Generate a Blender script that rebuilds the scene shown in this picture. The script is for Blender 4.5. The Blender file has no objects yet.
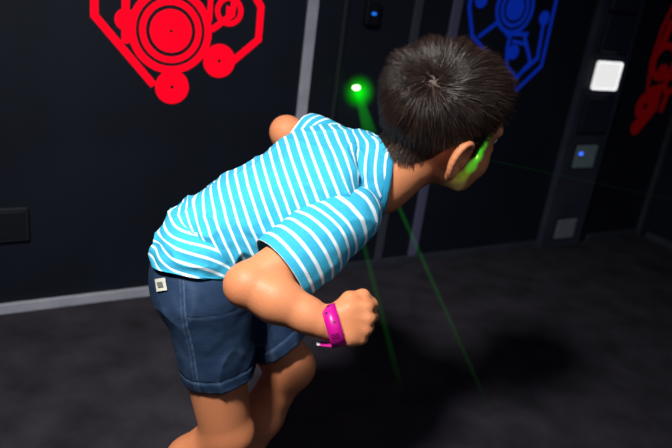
import bpy, bmesh, math, random
import numpy as np
from mathutils import Vector, Matrix, noise
random.seed(7); rng = np.random.default_rng(7)
C = bpy.context.scene.collection
S = bpy.context.scene

# ------------------------------------------------------------------ camera
F = 653.0
H = 1.0
u_ = np.array([229., 1692., F]); u_ /= np.linalg.norm(u_)
v_ = np.array([0, 0, -1.]); y_ = v_ - (v_ @ u_) * u_; y_ /= np.linalg.norm(y_)
x_ = np.cross(y_, u_)
R = np.array([x_, y_, u_])
def ray(px, py): return R @ np.array([(px - 336) / F, -(py - 224) / F, -1.])
def P(px, py, d): return ray(px, py) * d + np.array([0, 0, H])
def onfloor(px, py):
    r = ray(px, py); return r * (-H / r[2]) + np.array([0, 0, H])
cam = bpy.data.cameras.new('camera'); co = bpy.data.objects.new('camera', cam); C.objects.link(co)
M4 = Matrix([[*R[0], 0], [*R[1], 0], [*R[2], H], [0, 0, 0, 1]])
co.matrix_world = M4
cam.sensor_width = 36; cam.lens = 36 * F / 672; cam.clip_start = .01
cam.dof.use_dof = True; cam.dof.focus_distance = .95; cam.dof.aperture_fstop = 4.0
S.camera = co
S.view_settings.view_transform = 'Standard'
S.view_settings.look = 'None'

def unit(a): a = np.asarray(a, float); return a / np.linalg.norm(a)

# ------------------------------------------------------------------ materials
def srgb(r, g, b):
    f = lambda c: (c / 255 / 12.92) if c / 255 <= .04045 else ((c / 255 + .055) / 1.055) ** 2.4
    return (f(r), f(g), f(b), 1)
def mat(name, col, rough=.6, spec=.3, metal=0, emit=None, es=0, noise_scale=None, noise_amt=.3, bump=0, bump_scale=80, sss=0):
    m = bpy.data.materials.new(name); m.use_nodes = True
    nt = m.node_tree; b = nt.nodes['Principled BSDF']
    b.inputs['Base Color'].default_value = col
    b.inputs['Roughness'].default_value = rough
    b.inputs['Specular IOR Level'].default_value = spec
    b.inputs['Metallic'].default_value = metal
    if emit:
        b.inputs['Emission Color'].default_value = emit; b.inputs['Emission Strength'].default_value = es
    tc = nt.nodes.new('ShaderNodeTexCoord')
    if noise_scale:
        n = nt.nodes.new('ShaderNodeTexNoise'); n.inputs['Scale'].default_value = noise_scale; n.inputs['Detail'].default_value = 5
        nt.links.new(tc.outputs['Object'], n.inputs['Vector'])
        mr = nt.nodes.new('ShaderNodeMapRange'); mr.inputs['From Min'].default_value = .3; mr.inputs['From Max'].default_value = .7
        mr.inputs['To Min'].default_value = 1 - noise_amt; mr.inputs['To Max'].default_value = 1 + noise_amt
        nt.links.new(n.outputs['Fac'], mr.inputs['Value'])
        mx = nt.nodes.new('ShaderNodeVectorMath'); mx.operation = 'SCALE'
        mx.inputs[0].default_value = col[:3]; nt.links.new(mr.outputs['Result'], mx.inputs['Scale'])
        nt.links.new(mx.outputs['Vector'], b.inputs['Base Color'])
    if bump:
        n2 = nt.nodes.new('ShaderNodeTexNoise'); n2.inputs['Scale'].default_value = bump_scale; n2.inputs['Detail'].default_value = 4
        nt.links.new(tc.outputs['Object'], n2.inputs['Vector'])
        bp = nt.nodes.new('ShaderNodeBump'); bp.inputs['Strength'].default_value = bump; bp.inputs['Distance'].default_value = .004
        nt.links.new(n2.outputs['Fac'], bp.inputs['Height']); nt.links.new(bp.outputs['Normal'], b.inputs['Normal'])
    if sss:
        b.inputs['Subsurface Weight'].default_value = sss
        b.inputs['Subsurface Radius'].default_value = (1, .35, .2); b.inputs['Subsurface Scale'].default_value = .008
    return m

def attr_mix(m, attr, cols):
    """base colour picked by a float attribute through a ramp"""
    nt = m.node_tree; b = nt.nodes['Principled BSDF']
    a = nt.nodes.new('ShaderNodeAttribute'); a.attribute_name = attr
    r = nt.nodes.new('ShaderNodeValToRGB')
    e = r.color_ramp.elements
    e[0].position, e[0].color = cols[0]; e[1].position, e[1].color = cols[-1]
    for p, c in cols[1:-1]:
        x = e.new(p); x.color = c
    nt.links.new(a.outputs['Fac'], r.inputs['Fac'])
    for l in list(b.inputs['Base Color'].links): nt.links.remove(l)
    nt.links.new(r.outputs['Color'], b.inputs['Base Color'])
    return m

# ------------------------------------------------------------------ mesh helpers
def mesh_obj(name, V, Fc, m, parent=None, smooth=True, attrs=None):
    me = bpy.data.meshes.new(name); me.from_pydata([tuple(map(float, v)) for v in V], [], [tuple(map(int, f)) for f in Fc]); me.update()
    if smooth: me.polygons.foreach_set('use_smooth', [True] * len(me.polygons))
    if attrs:
        for k, a in attrs.items():
            at = me.attributes.new(k, 'FLOAT', 'POINT'); at.data.foreach_set('value', np.asarray(a, np.float32))
    me.materials.append(m)
    o = bpy.data.objects.new(name, me); C.objects.link(o)
    if parent: o.parent = parent
    return o
def bm_obj(name, bm, m, parent=None, smooth=False, origin=None):
    if origin is not None:
        bmesh.ops.translate(bm, verts=bm.verts, vec=-Vector(origin))
    me = bpy.data.meshes.new(name); bmesh.ops.recalc_face_normals(bm, faces=bm.faces); bm.to_mesh(me); bm.free()
    if smooth: me.polygons.foreach_set('use_smooth', [True] * len(me.polygons))
    me.materials.append(m)
    o = bpy.data.objects.new(name, me); C.objects.link(o)
    if origin is not None: o.location = origin
    if parent: o.parent = parent
    return o
def tag(o, label, cat, group=None):
    o['label'] = label; o['category'] = cat
    if group: o['group'] = group
    return o
def empty(name, loc, rz=0):
    o = bpy.data.objects.new(name, None); C.objects.link(o); o.location = loc; o.rotation_euler = (0, 0, rz); o.empty_display_size = .05
    return o
def add_box(bm, c, s, bevel=0):
    r = bmesh.ops.create_cube(bm, size=1, matrix=Matrix.Translation(c) @ Matrix.Diagonal((*s, 1)))
    if bevel:
        vs = set(r['verts'])
        es = [e for e in bm.edges if e.verts[0] in vs and e.verts[1] in vs]
        bmesh.ops.bevel(bm, geom=es, offset=bevel, segments=3, affect='EDGES', profile=.5)

# ---- implicit surfaces: smooth unions of tapered limbs and ellipsoids
class Field:
    def __init__(s, lo, hi, h):
        s.lo = np.array(lo, float); s.h = h
        s.n = np.ceil((np.array(hi) - s.lo) / h).astype(int) + 1
        s.D = np.full(s.n, .2, np.float32)
    def sub(s, lo, hi):
        a = np.clip(np.floor((np.array(lo) - s.lo) / s.h).astype(int), 0, s.n)
        b = np.clip(np.ceil((np.array(hi) - s.lo) / s.h).astype(int) + 1, 0, s.n)
        sl = tuple(slice(i, j) for i, j in zip(a, b))
        g = np.meshgrid(*[s.lo[k] + s.h * np.arange(a[k], b[k]) for k in range(3)], indexing='ij')
        return sl, np.stack(g, -1)
    def op(s, lo, hi, fn, k, mode='u'):
        pad = max(k * 1.6, 4 * s.h, .012)
        sl, p = s.sub(np.array(lo) - pad, np.array(hi) + pad)
        if 0 in p.shape: return
        d = fn(p).astype(np.float32); A = s.D[sl]
        if mode == 'u':
            if k > 0:
                h = np.clip(.5 + .5 * (A - d) / k, 0, 1); s.D[sl] = A * (1 - h) + d * h - k * h * (1 - h)
            else: s.D[sl] = np.minimum(A, d)
        else:
            d = -d
            if k > 0:
                h = np.clip(.5 - .5 * (A - d) / k, 0, 1); s.D[sl] = A * (1 - h) + d * h + k * h * (1 - h)
            else: s.D[sl] = np.maximum(A, d)
    def limb(s, a, b, ra, rb, k=.01, flat=None, fs=1., mode='u'):
        a = np.array(a, float); b = np.array(b, float); ab = b - a; L2 = ab @ ab + 1e-12
        if flat is not None: flat = unit(flat)
        def fn(p):
            q = p - a; t = np.clip((q @ ab) / L2, 0, 1)[..., None]
            e = q - t * ab
            if flat is not None:
                c = (e @ flat)[..., None]; e = e + (c / fs - c) * flat
            return np.linalg.norm(e, axis=-1) - (ra + (rb - ra) * t[..., 0])
        m = max(ra, rb) * max(1, fs)
        s.op(np.minimum(a, b) - m, np.maximum(a, b) + m, fn, k, mode)
    def ell(s, c, r, M=None, k=.01, mode='u'):
        c = np.array(c, float); r = np.array(r, float); M = np.eye(3) if M is None else M   # columns = axes
        def fn(p):
            q = (p - c) @ M
            k0 = np.linalg.norm(q / r, axis=-1); k1 = np.linalg.norm(q / r ** 2, axis=-1) + 1e-9
            return k0 * (k0 - 1) / k1
        m = r.max(); s.op(c - m, c + m, fn, k, mode)
    def chain(s, pts, rad, k=.01, **kw):
        for i in range(len(pts) - 1): s.limb(pts[i], pts[i + 1], rad[i], rad[i + 1], k, **kw)
    def cut(s, point, normal):
        """remove the side the normal points to"""
        g = [s.lo[k] + s.h * np.arange(s.n[k]) for k in range(3)]
        n = unit(normal)
        d = (g[0][:, None, None] - point[0]) * n[0] + (g[1][None, :, None] - point[1]) * n[1] + (g[2][None, None, :] - point[2]) * n[2]
        s.D = np.maximum(s.D, d.astype(np.float32))
    def mesh(s):
        D = s.D.copy()
        D[0], D[-1] = .2, .2; D[:, 0], D[:, -1] = .2, .2; D[:, :, 0], D[:, :, -1] = .2, .2
        D[D == 0] = 1e-7
        I = D < 0
        nx, ny, nz = D.shape
        cnt = np.zeros((nx - 1, ny - 1, nz - 1), np.int8)
        for i in (0, 1):
            for j in (0, 1):
                for k in (0, 1): cnt += I[i:nx - 1 + i, j:ny - 1 + j, k:nz - 1 + k]
        cells = np.argwhere((cnt > 0) & (cnt < 8))
        idx = np.full(cnt.shape, -1, np.int64); idx[tuple(cells.T)] = np.arange(len(cells))
        acc = np.zeros((len(cells), 3)); num = np.zeros(len(cells))
        corners = [(i, j, k) for i in (0, 1) for j in (0, 1) for k in (0, 1)]
        for a in corners:
            for ax in range(3):
                if a[ax]: continue
                b = list(a); b[ax] = 1
                da = D[cells[:, 0] + a[0], cells[:, 1] + a[1], cells[:, 2] + a[2]].astype(float)
                db = D[cells[:, 0] + b[0], cells[:, 1] + b[1], cells[:, 2] + b[2]].astype(float)
                m = (da < 0) != (db < 0)
                t = np.where(m, da / np.where(m, da - db, 1), 0)
                p = np.array(a, float)[None] + t[:, None] * (np.array(b) - np.array(a))[None]
                acc[m] += p[m]; num[m] += 1
        V = (cells + acc / num[:, None]) * s.h + s.lo
        Fs = []
        for ax in range(3):
            o1, o2 = [k for k in range(3) if k != ax]
            if ax == 1: o1, o2 = o2, o1
            sl0 = [slice(1, -1)] * 3; sl0[ax] = slice(0, -1)
            sl1 = [slice(1, -1)] * 3; sl1[ax] = slice(1, None)
            A = I[tuple(sl0)]; B = I[tuple(sl1)]
            e = np.argwhere(A != B); off = np.ones(3, int); off[ax] = 0
            e = e + off
            sgn = I[tuple(e.T)]
            def cell(d1, d2):
                c = e.copy(); c[:, o1] -= d1; c[:, o2] -= d2; return idx[tuple(c.T)]
            q = np.stack([cell(1, 1), cell(0, 1), cell(0, 0), cell(1, 0)], 1)
            q[~sgn] = q[~sgn][:, ::-1]
            Fs.append(q)
        return V, np.concatenate(Fs)
def smooth_mesh(V, Q, it=2, w=.5):
    V = V.copy(); n = len(V)
    E = np.concatenate([Q[:, [0, 1]], Q[:, [1, 2]], Q[:, [2, 3]], Q[:, [3, 0]]])
    for _ in range(it):
        for lam in (w, -w * 1.03):
            S_ = np.zeros((n, 3)); c = np.zeros(n)
            for k in range(3):
                S_[:, k] = np.bincount(E[:, 0], V[E[:, 1], k], n) + np.bincount(E[:, 1], V[E[:, 0], k], n)
            c = np.bincount(E[:, 0], minlength=n) + np.bincount(E[:, 1], minlength=n)
            V += lam * (S_ / np.maximum(c, 1)[:, None] - V)
    return V
def vnormals(V, Q):
    n = np.cross(V[Q[:, 2]] - V[Q[:, 0]], V[Q[:, 3]] - V[Q[:, 1]])
    N = np.zeros_like(V)
    for c in range(4):
        for k in range(3): N[:, k] += np.bincount(Q[:, c], n[:, k], len(V))
    return N / (np.linalg.norm(N, axis=1)[:, None] + 1e-12)

def catmull(K, t):
    """K (n,m) keys, t in [0,n-1]"""
    K = np.asarray(K, float); n = len(K)
    i = np.clip(np.floor(t).astype(int), 0, n - 2); f = (t - i)[:, None]
    g = lambda j: K[np.clip(j, 0, n - 1)]
    p0, p1, p2, p3 = g(i - 1), g(i), g(i + 1), g(i + 2)
    p0 = np.where((i == 0)[:, None], 2 * p1 - p2, p0); p3 = np.where((i == n - 2)[:, None], 2 * p2 - p1, p3)
    return .5 * (2 * p1 + (p2 - p0) * f + (2 * p0 - 5 * p1 + 4 * p2 - p3) * f ** 2 + (3 * p1 - p0 - 3 * p2 + p3) * f ** 3)

# ------------------------------------------------------------------ ROOM
wall_base0 = onfloor(0, 313); wall_base1 = onfloor(545, 245)
wall_base0[2] = wall_base1[2] = 0
WD = unit(wall_base1 - wall_base0); WN = np.array([WD[1], -WD[0], 0.])       # WN points into the room (towards the camera)
if WN @ (-wall_base0) < 0: WN = -WN
def onwall(px, py, off=0.):
    """(s along the wall, z) of the wall point seen there"""
    r = ray(px, py); o = np.array([0, 0, H]) - (wall_base0 + WN * off)
    t = -(o @ WN) / (r @ WN); p = np.array([0, 0, H]) + r * t
    return (p - wall_base0) @ WD, p[2]
def wp(s, z, off=0.): return Vector(wall_base0 + WD * s + WN * off) + Vector((0, 0, z))
ANG = math.atan2(WD[1], WD[0])
corner_s = (onfloor(638, 234) - wall_base0) @ WD
cor = np.array(wp(corner_s, 0))
RD = -WD * 0 + WN                                                       # the right wall comes towards the viewer
HT = 2.6

carpet = mat('carpet', srgb(49, 47, 54), .95, .1, noise_scale=9, noise_amt=.35, bump=.9, bump_scale=260)
wallm = mat('black_wall_paint', srgb(22, 26, 38), .55, .25, noise_scale=3, noise_amt=.25, bump=.06, bump_scale=60)
grey = mat('grey_trim', srgb(170, 172, 186), .5, .3, noise_scale=14, noise_amt=.12)
darkgrey = mat('dark_grey_trim', srgb(52, 55, 66), .55, .3, noise_scale=14, noise_amt=.15)

def struct(o): o['kind'] = 'structure'; return o
def wbox(name, s0, s1, z0, z1, d0, d1, m, parent=None, bevel=.002, shear=None):
    """box lying on the back wall; d = distance out of the wall"""
    bm = bmesh.new(); add_box(bm, ((s0 + s1) / 2, -(d0 + d1) / 2, (z0 + z1) / 2), (s1 - s0, d1 - d0, z1 - z0), bevel)
    o = bm_obj(name, bm, m)
    return o
# frame of the back wall: local x along the wall, local -y into the room
WM = Matrix.Translation(Vector(wall_base0)) @ Matrix.Rotation(ANG, 4, 'Z')
def place_wall(o, parent=None):
    if parent: o.parent = parent
    else: o.matrix_world = WM
    return o
def plane_obj(name, pts, m):
    bm = bmesh.new(); bm.faces.new([bm.verts.new(p) for p in pts]); return struct(bm_obj(name, bm, m))
floor = plane_obj('floor', [(-4, -2.2, 0), (5, -2.2, 0), (5, 5.5, 0), (-4, 5.5, 0)], carpet)
A0 = np.array(wp(-2.2, 0)); A1 = cor; A2 = cor + RD * 4.5
w1 = struct(place_wall(wbox('wall_back', -2.2, corner_s + .06, 0, HT, -.06, 0, wallm)))
# right wall
RANG = math.atan2(RD[1], RD[0])
RM = Matrix.Translation(Vector(cor)) @ Matrix.Rotation(RANG, 4, 'Z')
bm = bmesh.new(); add_box(bm, (2.2, .03, HT / 2), (4.4, .06, HT)); o = bm_obj('wall_right', bm, wallm); o.matrix_world = RM; struct(o)
bm = bmesh.new(); add_box(bm, (corner_s / 2 - 1.1, -2, HT + .03), (corner_s + 2.4, 4.4, .06)); o = bm_obj('ceiling', bm, wallm); o.matrix_world = WM; struct(o)

# base board along the back wall, left and centre lengths
s_mid = onwall(286, 277)[0]; s_col0 = onwall(545, 245)[0]; s_col1 = onwall(585, 240)[0]
bh = .03
sb = [(-2.2, s_mid + .02, grey), (s_mid + .02, s_col0, darkgrey), (s_col1, corner_s - .02, darkgrey)]
for i, (a, b, m) in enumerate(sb):
    o = wbox('baseboard_back' if i == 0 else 'baseboard_back.%03d' % i, a, b, 0, bh, 0, .012, m); struct(place_wall(o))
bm = bmesh.new(); add_box(bm, (2.2, -.006, .017), (4.3, .012, .034), .002); o = bm_obj('baseboard_right', bm, darkgrey); o.matrix_world = RM; struct(o)
# corner trim
o = struct(place_wall(wbox('trim_1', corner_s - .022, corner_s, 0, HT, 0, .022, darkgrey)))
# vertical cover strips on the wall
def strip(n, px, py, w, m, off=.01):
    s, z = onwall(px, py)
    return struct(place_wall(wbox('trim_%d' % n, s - w / 2, s + w / 2, bh, HT, 0, off, m)))
strip(2, 307, 56, .034, grey)
strip(3, 345, 10, .012, mat('faint_trim', srgb(40, 42, 48), .6, .2))
strip(4, 415, 25, .03, mat('dim_trim', srgb(60, 62, 76), .6, .2))
strip(5, 455, 15, .036, mat('violet_grey_trim', srgb(88, 90, 118), .6, .2))

# low dark box on the left wall
s0, z0 = onwall(-6, 242); s1, z1 = onwall(28, 206)
box = wbox('wall_cabinet', s0, s1, z0, z1, 0, .012, mat('dark_cabinet', srgb(30, 32, 40), .5, .3), bevel=.004); place_wall(box)
tag(box, 'small black rectangular box mounted low on the black wall at the left', 'box')
bm = bmesh.new(); add_box(bm, ((s0 + s1) / 2, -.012, (z0 + z1) / 2), (s1 - s0 - .02, .004, z1 - z0 - .02), .0015)
o = bm_obj('lid', bm, mat('dark_lid', srgb(22, 24, 31), .45, .35), box)

# ------------------------------------------------------------------ wall emblems (flat painted marks glowing under ultraviolet light)
def ring(bm, cx, cz, r0, r1, y, n=64):
    vo = [bm.verts.new((cx + r1 * math.cos(2 * math.pi * i / n), y, cz + r1 * math.sin(2 * math.pi * i / n))) for i in range(n)]
    if r0 <= 0: bm.faces.new(vo); return
    vi = [bm.verts.new((cx + r0 * math.cos(2 * math.pi * i / n), y, cz + r0 * math.sin(2 * math.pi * i / n))) for i in range(n)]
    for i in range(n): bm.faces.new([vo[i], vo[(i + 1) % n], vi[(i + 1) % n], vi[i]])
def bar(bm, pts, w, y):
    pts = [Vector(p) for p in pts]
    L, Rr = [], []
    for i, p in enumerate(pts):
        a = pts[max(i - 1, 0)]; b = pts[min(i + 1, len(pts) - 1)]
        d1 = (p - a).normalized() if i else (b - p).normalized(); d2 = (b - p).normalized() if i < len(pts) - 1 else d1
        n = Vector((-(d1 + d2).y, (d1 + d2).x)).normalized(); k = w / 2 / max(.4, n.dot(Vector((-d1.y, d1.x))))
        L.append(bm.verts.new((p.x + n.x * k, y, p.y + n.y * k))); Rr.append(bm.verts.new((p.x - n.x * k, y, p.y - n.y * k)))
    for i in range(len(pts) - 1): bm.faces.new([L[i], L[i + 1], Rr[i + 1], Rr[i]])
def emblem(pxmap, m, name, label):
    """pxmap: wall coordinates of emblem units (unit = outer radius of the big ring, centre 0,0)"""
    cx, cz, u, mx = pxmap
    bm = bmesh.new(); k = [0]
    def yy(): k[0] += 1; return -.0012 - k[0] * .00008
    T = lambda x, z: (cx + mx * x * u, cz + z * u)
    def rg(x, z, a, b):
        c = T(x, z); ring(bm, c[0], c[1], a * u, b * u, yy())
    def br(pts, w): bar(bm, [T(*p) for p in pts], w * u, yy())
    # big disc with rings
    rg(0, 0, .045, .5); rg(0, 0, .6, .745); rg(0, 0, .83, 1.0)
    # frame of an octagon like gear plate
    br([(-.55, 2.3), (-1.74, 1.3), (-1.74, .22), (-.38, -1.3)], .17)
    br([(.55, 2.3), (1.6, 1.6), (2.25, .75), (2.25, -.05), (1.35, -.85)], .17)
    br([(-1.06, 1.9), (-1.06, -.35)], .17)
    br([(.93, 1.2), (.93, .3)], .12)
    br([(1.0, .1), (1.5, .5), (1.6, 1.6)], .14)
    br([(-.6, .95), (-.2, 1.7), (.35, 1.7), (.9, 1.1)], .12)
    # satellite discs
    rg(.07, -1.33, .05, .41); rg(1.24, -.64, .05, .41)
    rg(-1.06, .18, .1, .24); rg(1.42, .58, .24, .36)
    c = T(1.42, .58); yv = yy()
    ring(bm, c[0], c[1], .03 * u, .15 * u, yv, 3)
    rg(0, 1.9, .12, .4); rg(-1.1, 1.5, .06, .28)
    o = bm_obj(name, bm, m); o.matrix_world = WM
    tag(o, label, 'wall emblem')
    return o
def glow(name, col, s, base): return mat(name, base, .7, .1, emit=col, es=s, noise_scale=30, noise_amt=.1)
c = onwall(171, 31); r_ = onwall(211.5, 31)
U = r_[0] - c[0]
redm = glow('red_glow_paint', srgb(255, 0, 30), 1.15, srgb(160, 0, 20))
emblem((c[0], c[1], U, 1), redm, 'wall_emblem', 'bright red glowing emblem of rings and discs inside an angular frame on black wall')
def px_emblem(name, discs, bars, m, label):
    bm = bmesh.new(); k = 0
    for x, y, a, b in discs:
        k += 1; s, z = onwall(x, y); u = onwall(x + 10, y)[0] - s; ring(bm, s, z, a * u / 10, b * u / 10, -.0012 - k * .00008)
    for pts, w_ in bars:
        k += 1; s, z = onwall(*pts[0]); u = (onwall(pts[0][0] + 10, pts[0][1])[0] - s) / 10
        bar(bm, [onwall(*p) for p in pts], w_ * u, -.0012 - k * .00008)
    o = bm_obj(name, bm, m); o.matrix_world = WM; tag(o, label, 'wall emblem')
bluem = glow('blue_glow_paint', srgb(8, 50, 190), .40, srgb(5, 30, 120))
px_emblem('wall_emblem', [(515, 8, 0, 9), (515, 8, 11, 14), (515, 8, 16, 19), (513, 52, 0, 5.5), (544, 18, 0, 5), (481, 0, 0, 6)],
  [([(489, -46), (473, -22), (469, 8), (472, 36), (484, 50), (516, 90), (541, 66), (556, 0), (552, -30)], 3.4),
   ([(499, 21), (478, 37)], 3), ([(511, 30), (507, 48), (506, 66), (516, 78), (530, 62), (524, 36)], 3.2), ([(505, 34), (528, 34)], 3),
   ([(544, 18), (537, 58), (524, 70)], 3), ([(512, 41), (525, 44)], 2.6)], bluem,
  'blue glowing emblem of rings and bars on the wall behind the boy\'s head')
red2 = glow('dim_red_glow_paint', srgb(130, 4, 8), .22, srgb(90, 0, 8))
px_emblem('wall_emblem', [(645, 106, 2, 9), (636, 127, 0, 5), (662, 72, 0, 5), (664, 62, 8, 12), (652, 92, 0, 4), (670, 84, 3, 7)],
  [([(676, 0), (662, 28), (651, 62), (647, 92)], 3), ([(660, 84), (654, 108), (636, 130)], 6), ([(672, 20), (660, 50)], 6), ([(668, 90), (660, 112)], 4)], red2,
  'dim dark red emblem on the wall right of the button column')

# ------------------------------------------------------------------ button column
sl, _ = onwall(564, 130); sr, _ = onwall(604, 130)
dcol = .03
colr = empty('button_column', wp((sl + sr) / 2, 0), ANG)
tag(colr, 'tall dark grey column of square light buttons standing against the back wall', 'light column')
cw = (sr - sl)
panm = mat('column_panel', srgb(52, 55, 70), .5, .3, noise_scale=8, noise_amt=.2)
def cbox(name, x0, x1, z0, z1, d0, d1, m, bevel=.002, parent=colr):
    bm = bmesh.new(); add_box(bm, ((x0 + x1) / 2, -(d0 + d1) / 2, (z0 + z1) / 2), (x1 - x0, d1 - d0, z1 - z0), bevel)
    return bm_obj(name, bm, m, parent)
cbox('panel', -cw / 2, cw / 2, 0, HT - .01, 0.001, dcol, panm)
mid = (sl + sr) / 2
tiles = [((583, 4), 'off'), ((609, 33), 'off'), ((605, 75.5), 'white'), ((592.5, 115), 'off'), ((583, 156), 'blue'), ((564, 228), 'grey')]
tiles = [((617, -9), 'off')] + tiles[1:]
mt = {'off': mat('button_off', srgb(40, 43, 58), .3, .4), 'grey': mat('button_grey', srgb(84, 84, 96), .4, .3, noise_scale=40, noise_amt=.25, emit=srgb(90, 90, 105), es=.12),
      'white': mat('button_white', srgb(225, 225, 225), .4, .3, noise_scale=50, noise_amt=.1, emit=srgb(240, 240, 240), es=.85),
      'blue': mat('button_dim', srgb(70, 78, 84), .4, .3, noise_scale=40, noise_amt=.25, emit=srgb(70, 85, 90), es=.25)}
bezel = mat('button_bezel', srgb(28, 30, 38), .4, .3)
tw = cw * .30
for (px, py), kind in tiles:
    s, z = onwall(px, py, dcol)
    hh = tw * {'off': .98, 'white': .76, 'blue': .66, 'grey': .60}[kind]
    w2 = tw * {'off': 1.05, 'white': 1., 'blue': .85, 'grey': .8}[kind]
    b = cbox('button', -w2 * 1.12, w2 * 1.12, z - hh * 1.12, z + hh * 1.12, dcol, dcol + .004, bezel, .003)
    l = cbox('lens', -w2, w2, z - hh, z + hh, dcol + .004, dcol + .011, mt[kind], .009 if kind == 'white' else .005, b)
    if kind == 'white': l['label'] = 'lit white lens'
    if kind == 'blue':
        s2, z2 = onwall(579, 153, dcol)
        bm = bmesh.new(); bmesh.ops.create_uvsphere(bm, u_segments=24, v_segments=16, radius=1, matrix=Matrix.Translation((s2 - mid, -dcol - .011, z2)) @ Matrix.Diagonal((.013, .004, .007, 1)))
        bm_obj('indicator_lamp', bm, mat('blue_lamp', srgb(90, 160, 255), .3, emit=srgb(50, 100, 255), es=2), b, True)

# ------------------------------------------------------------------ laser emitters
def spot(name, loc, target, power, deg, col, size=.001, blend=.5, shape=None):
    l = bpy.data.lights.new(name, 'SPOT'); l.energy = power; l.spot_size = math.radians(deg); l.spot_blend = blend
    l.color = col; l.shadow_soft_size = size
    o = bpy.data.objects.new(name, l); C.objects.link(o)
    z = -Vector(unit(np.array(target) - np.array(loc)))
    o.matrix_world = Matrix.Translation(loc) @ z.to_track_quat('Z', 'Y').to_matrix().to_4x4()
    return o
def emitter(px, py, label, lampcol, es, r=.010):
    s, z = onwall(px, py, .03)
    e = empty('laser_emitter', wp(s, z), ANG); tag(e, label, 'laser device')
    bm = bmesh.new(); add_box(bm, (0, -.012, 0), (.05, .024, .07), .004)
    bm_obj('housing', bm, mat('housing_black', srgb(16, 17, 24), .6, .2), e)
    bm = bmesh.new(); bmesh.ops.create_uvsphere(bm, u_segments=24, v_segments=16, radius=1, matrix=Matrix.Translation((0, -.026, 0)) @ Matrix.Diagonal((r * 1.3, r * .5, r * .7, 1)))
    bm_obj('lens', bm, mat('lens_glow', lampcol, .3, emit=lampcol, es=es), e, True)
    return wp(s, z, .03)
GL = emitter(357, 88, 'small black laser unit with bright green lens on wall behind the boy\'s neck', srgb(190, 255, 170), 6, .011)
emitter(375, 14, 'tiny black unit with dim blue light high on the wall', srgb(20, 90, 190), 1.6, .007)

def beam(name, a, b, ra, rb, strength, col, label, power=1.4):
    """lit haze along a laser ray: a thin cone of glowing air, fading with distance from its start"""
    a = Vector(a); b = Vector(b); L = (b - a).length
    bm = bmesh.new()
    bmesh.ops.create_cone(bm, cap_ends=True, segments=16, radius1=ra, radius2=rb, depth=L, matrix=Matrix.Translation((0, 0, L / 2)))
    m = bpy.data.materials.new(name); m.use_nodes = True; nt = m.node_tree
    nt.nodes.remove(nt.nodes['Principled BSDF'])
    em = nt.nodes.new('ShaderNodeEmission'); em.inputs['Color'].default_value = col
    tc = nt.nodes.new('ShaderNodeTexCoord'); sx = nt.nodes.new('ShaderNodeSeparateXYZ')
    nt.links.new(tc.outputs['Object'], sx.inputs[0])
    mr = nt.nodes.new('ShaderNodeMapRange'); mr.inputs['From Max'].default_value = L; mr.inputs['To Min'].default_value = 1; mr.inputs['To Max'].default_value = 0
    nt.links.new(sx.outputs['Z'], mr.inputs['Value'])
    pw = nt.nodes.new('ShaderNodeMath'); pw.operation = 'POWER'; pw.inputs[1].default_value = power
    nt.links.new(mr.outputs['Result'], pw.inputs[0])
    mu = nt.nodes.new('ShaderNodeMath'); mu.operation = 'MULTIPLY'; mu.inputs[1].default_value = strength
    nt.links.new(pw.outputs[0], mu.inputs[0]); nt.links.new(mu.outputs[0], em.inputs['Strength'])
    nt.links.new(em.outputs[0], nt.nodes['Material Output'].inputs['Volume'])
    o = bm_obj(name, bm, m, None, True)
    o.matrix_world = Matrix.Translation(a) @ (b - a).to_track_quat('Z', 'Y').to_matrix().to_4x4()
    tag(o, label, 'laser beam')
    return o
def haze(name, c, r, strength, col, label):  # emissive ball, fading outwards, imitates lens bloom together with lit haze
    bm = bmesh.new(); bmesh.ops.create_uvsphere(bm, u_segments=32, v_segments=20, radius=1)
    m = bpy.data.materials.new(name); m.use_nodes = True; nt = m.node_tree
    nt.nodes.remove(nt.nodes['Principled BSDF'])
    em = nt.nodes.new('ShaderNodeEmission'); em.inputs['Color'].default_value = col
    tc = nt.nodes.new('ShaderNodeTexCoord')
    ln = nt.nodes.new('ShaderNodeVectorMath'); ln.operation = 'LENGTH'; nt.links.new(tc.outputs['Object'], ln.inputs[0])
    mr = nt.nodes.new('ShaderNodeMapRange'); mr.inputs['To Min'].default_value = 1; mr.inputs['To Max'].default_value = 0
    nt.links.new(ln.outputs['Value'], mr.inputs['Value'])
    pw = nt.nodes.new('ShaderNodeMath'); pw.operation = 'POWER'; pw.inputs[1].default_value = 2.6
    nt.links.new(mr.outputs['Result'], pw.inputs[0])
    mu = nt.nodes.new('ShaderNodeMath'); mu.operation = 'MULTIPLY'; mu.inputs[1].default_value = strength
    nt.links.new(pw.outputs[0], mu.inputs[0]); nt.links.new(mu.outputs[0], em.inputs['Strength'])
    nt.links.new(em.outputs[0], nt.nodes['Material Output'].inputs['Volume'])
    o = bm_obj(name, bm, m, None, True); o.scale = r; o.location = c
    tag(o, label, 'haze'); o['kind'] = 'stuff'
    return o
GREEN = srgb(10, 255, 30)
haze('green_bloom_haze', np.array(wp(*onwall(359, 92, .05), .05)), (.062, .062, .066), 30, srgb(0, 255, 10), 'green glow ball imitating bloom and haze around the bright laser lens on the wall')
beam('laser_beam', GL, wp(*onwall(371, 138, .06), .06), .010, .026, 5.5, GREEN, 'short green laser beam dropping from the bright lens behind the boy', .7)
b_end = onfloor(500, 432); b_start = np.array(P(398, 205, 1.55))
b0 = b_start + (b_start - b_end) * .25
beam('laser_beam', b0, b_end, .0055, .005, 4.5, GREEN, 'green laser beam slanting from the boy\'s neck down to the carpet', 1.3)
c_end = onfloor(402, 392); c_start = np.array(P(356, 215, 1.7))
beam('laser_beam', c_start, c_end, .006, .009, 2.2, GREEN, 'faint green laser beam falling just behind the boy\'s fist', 1.1)

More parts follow.
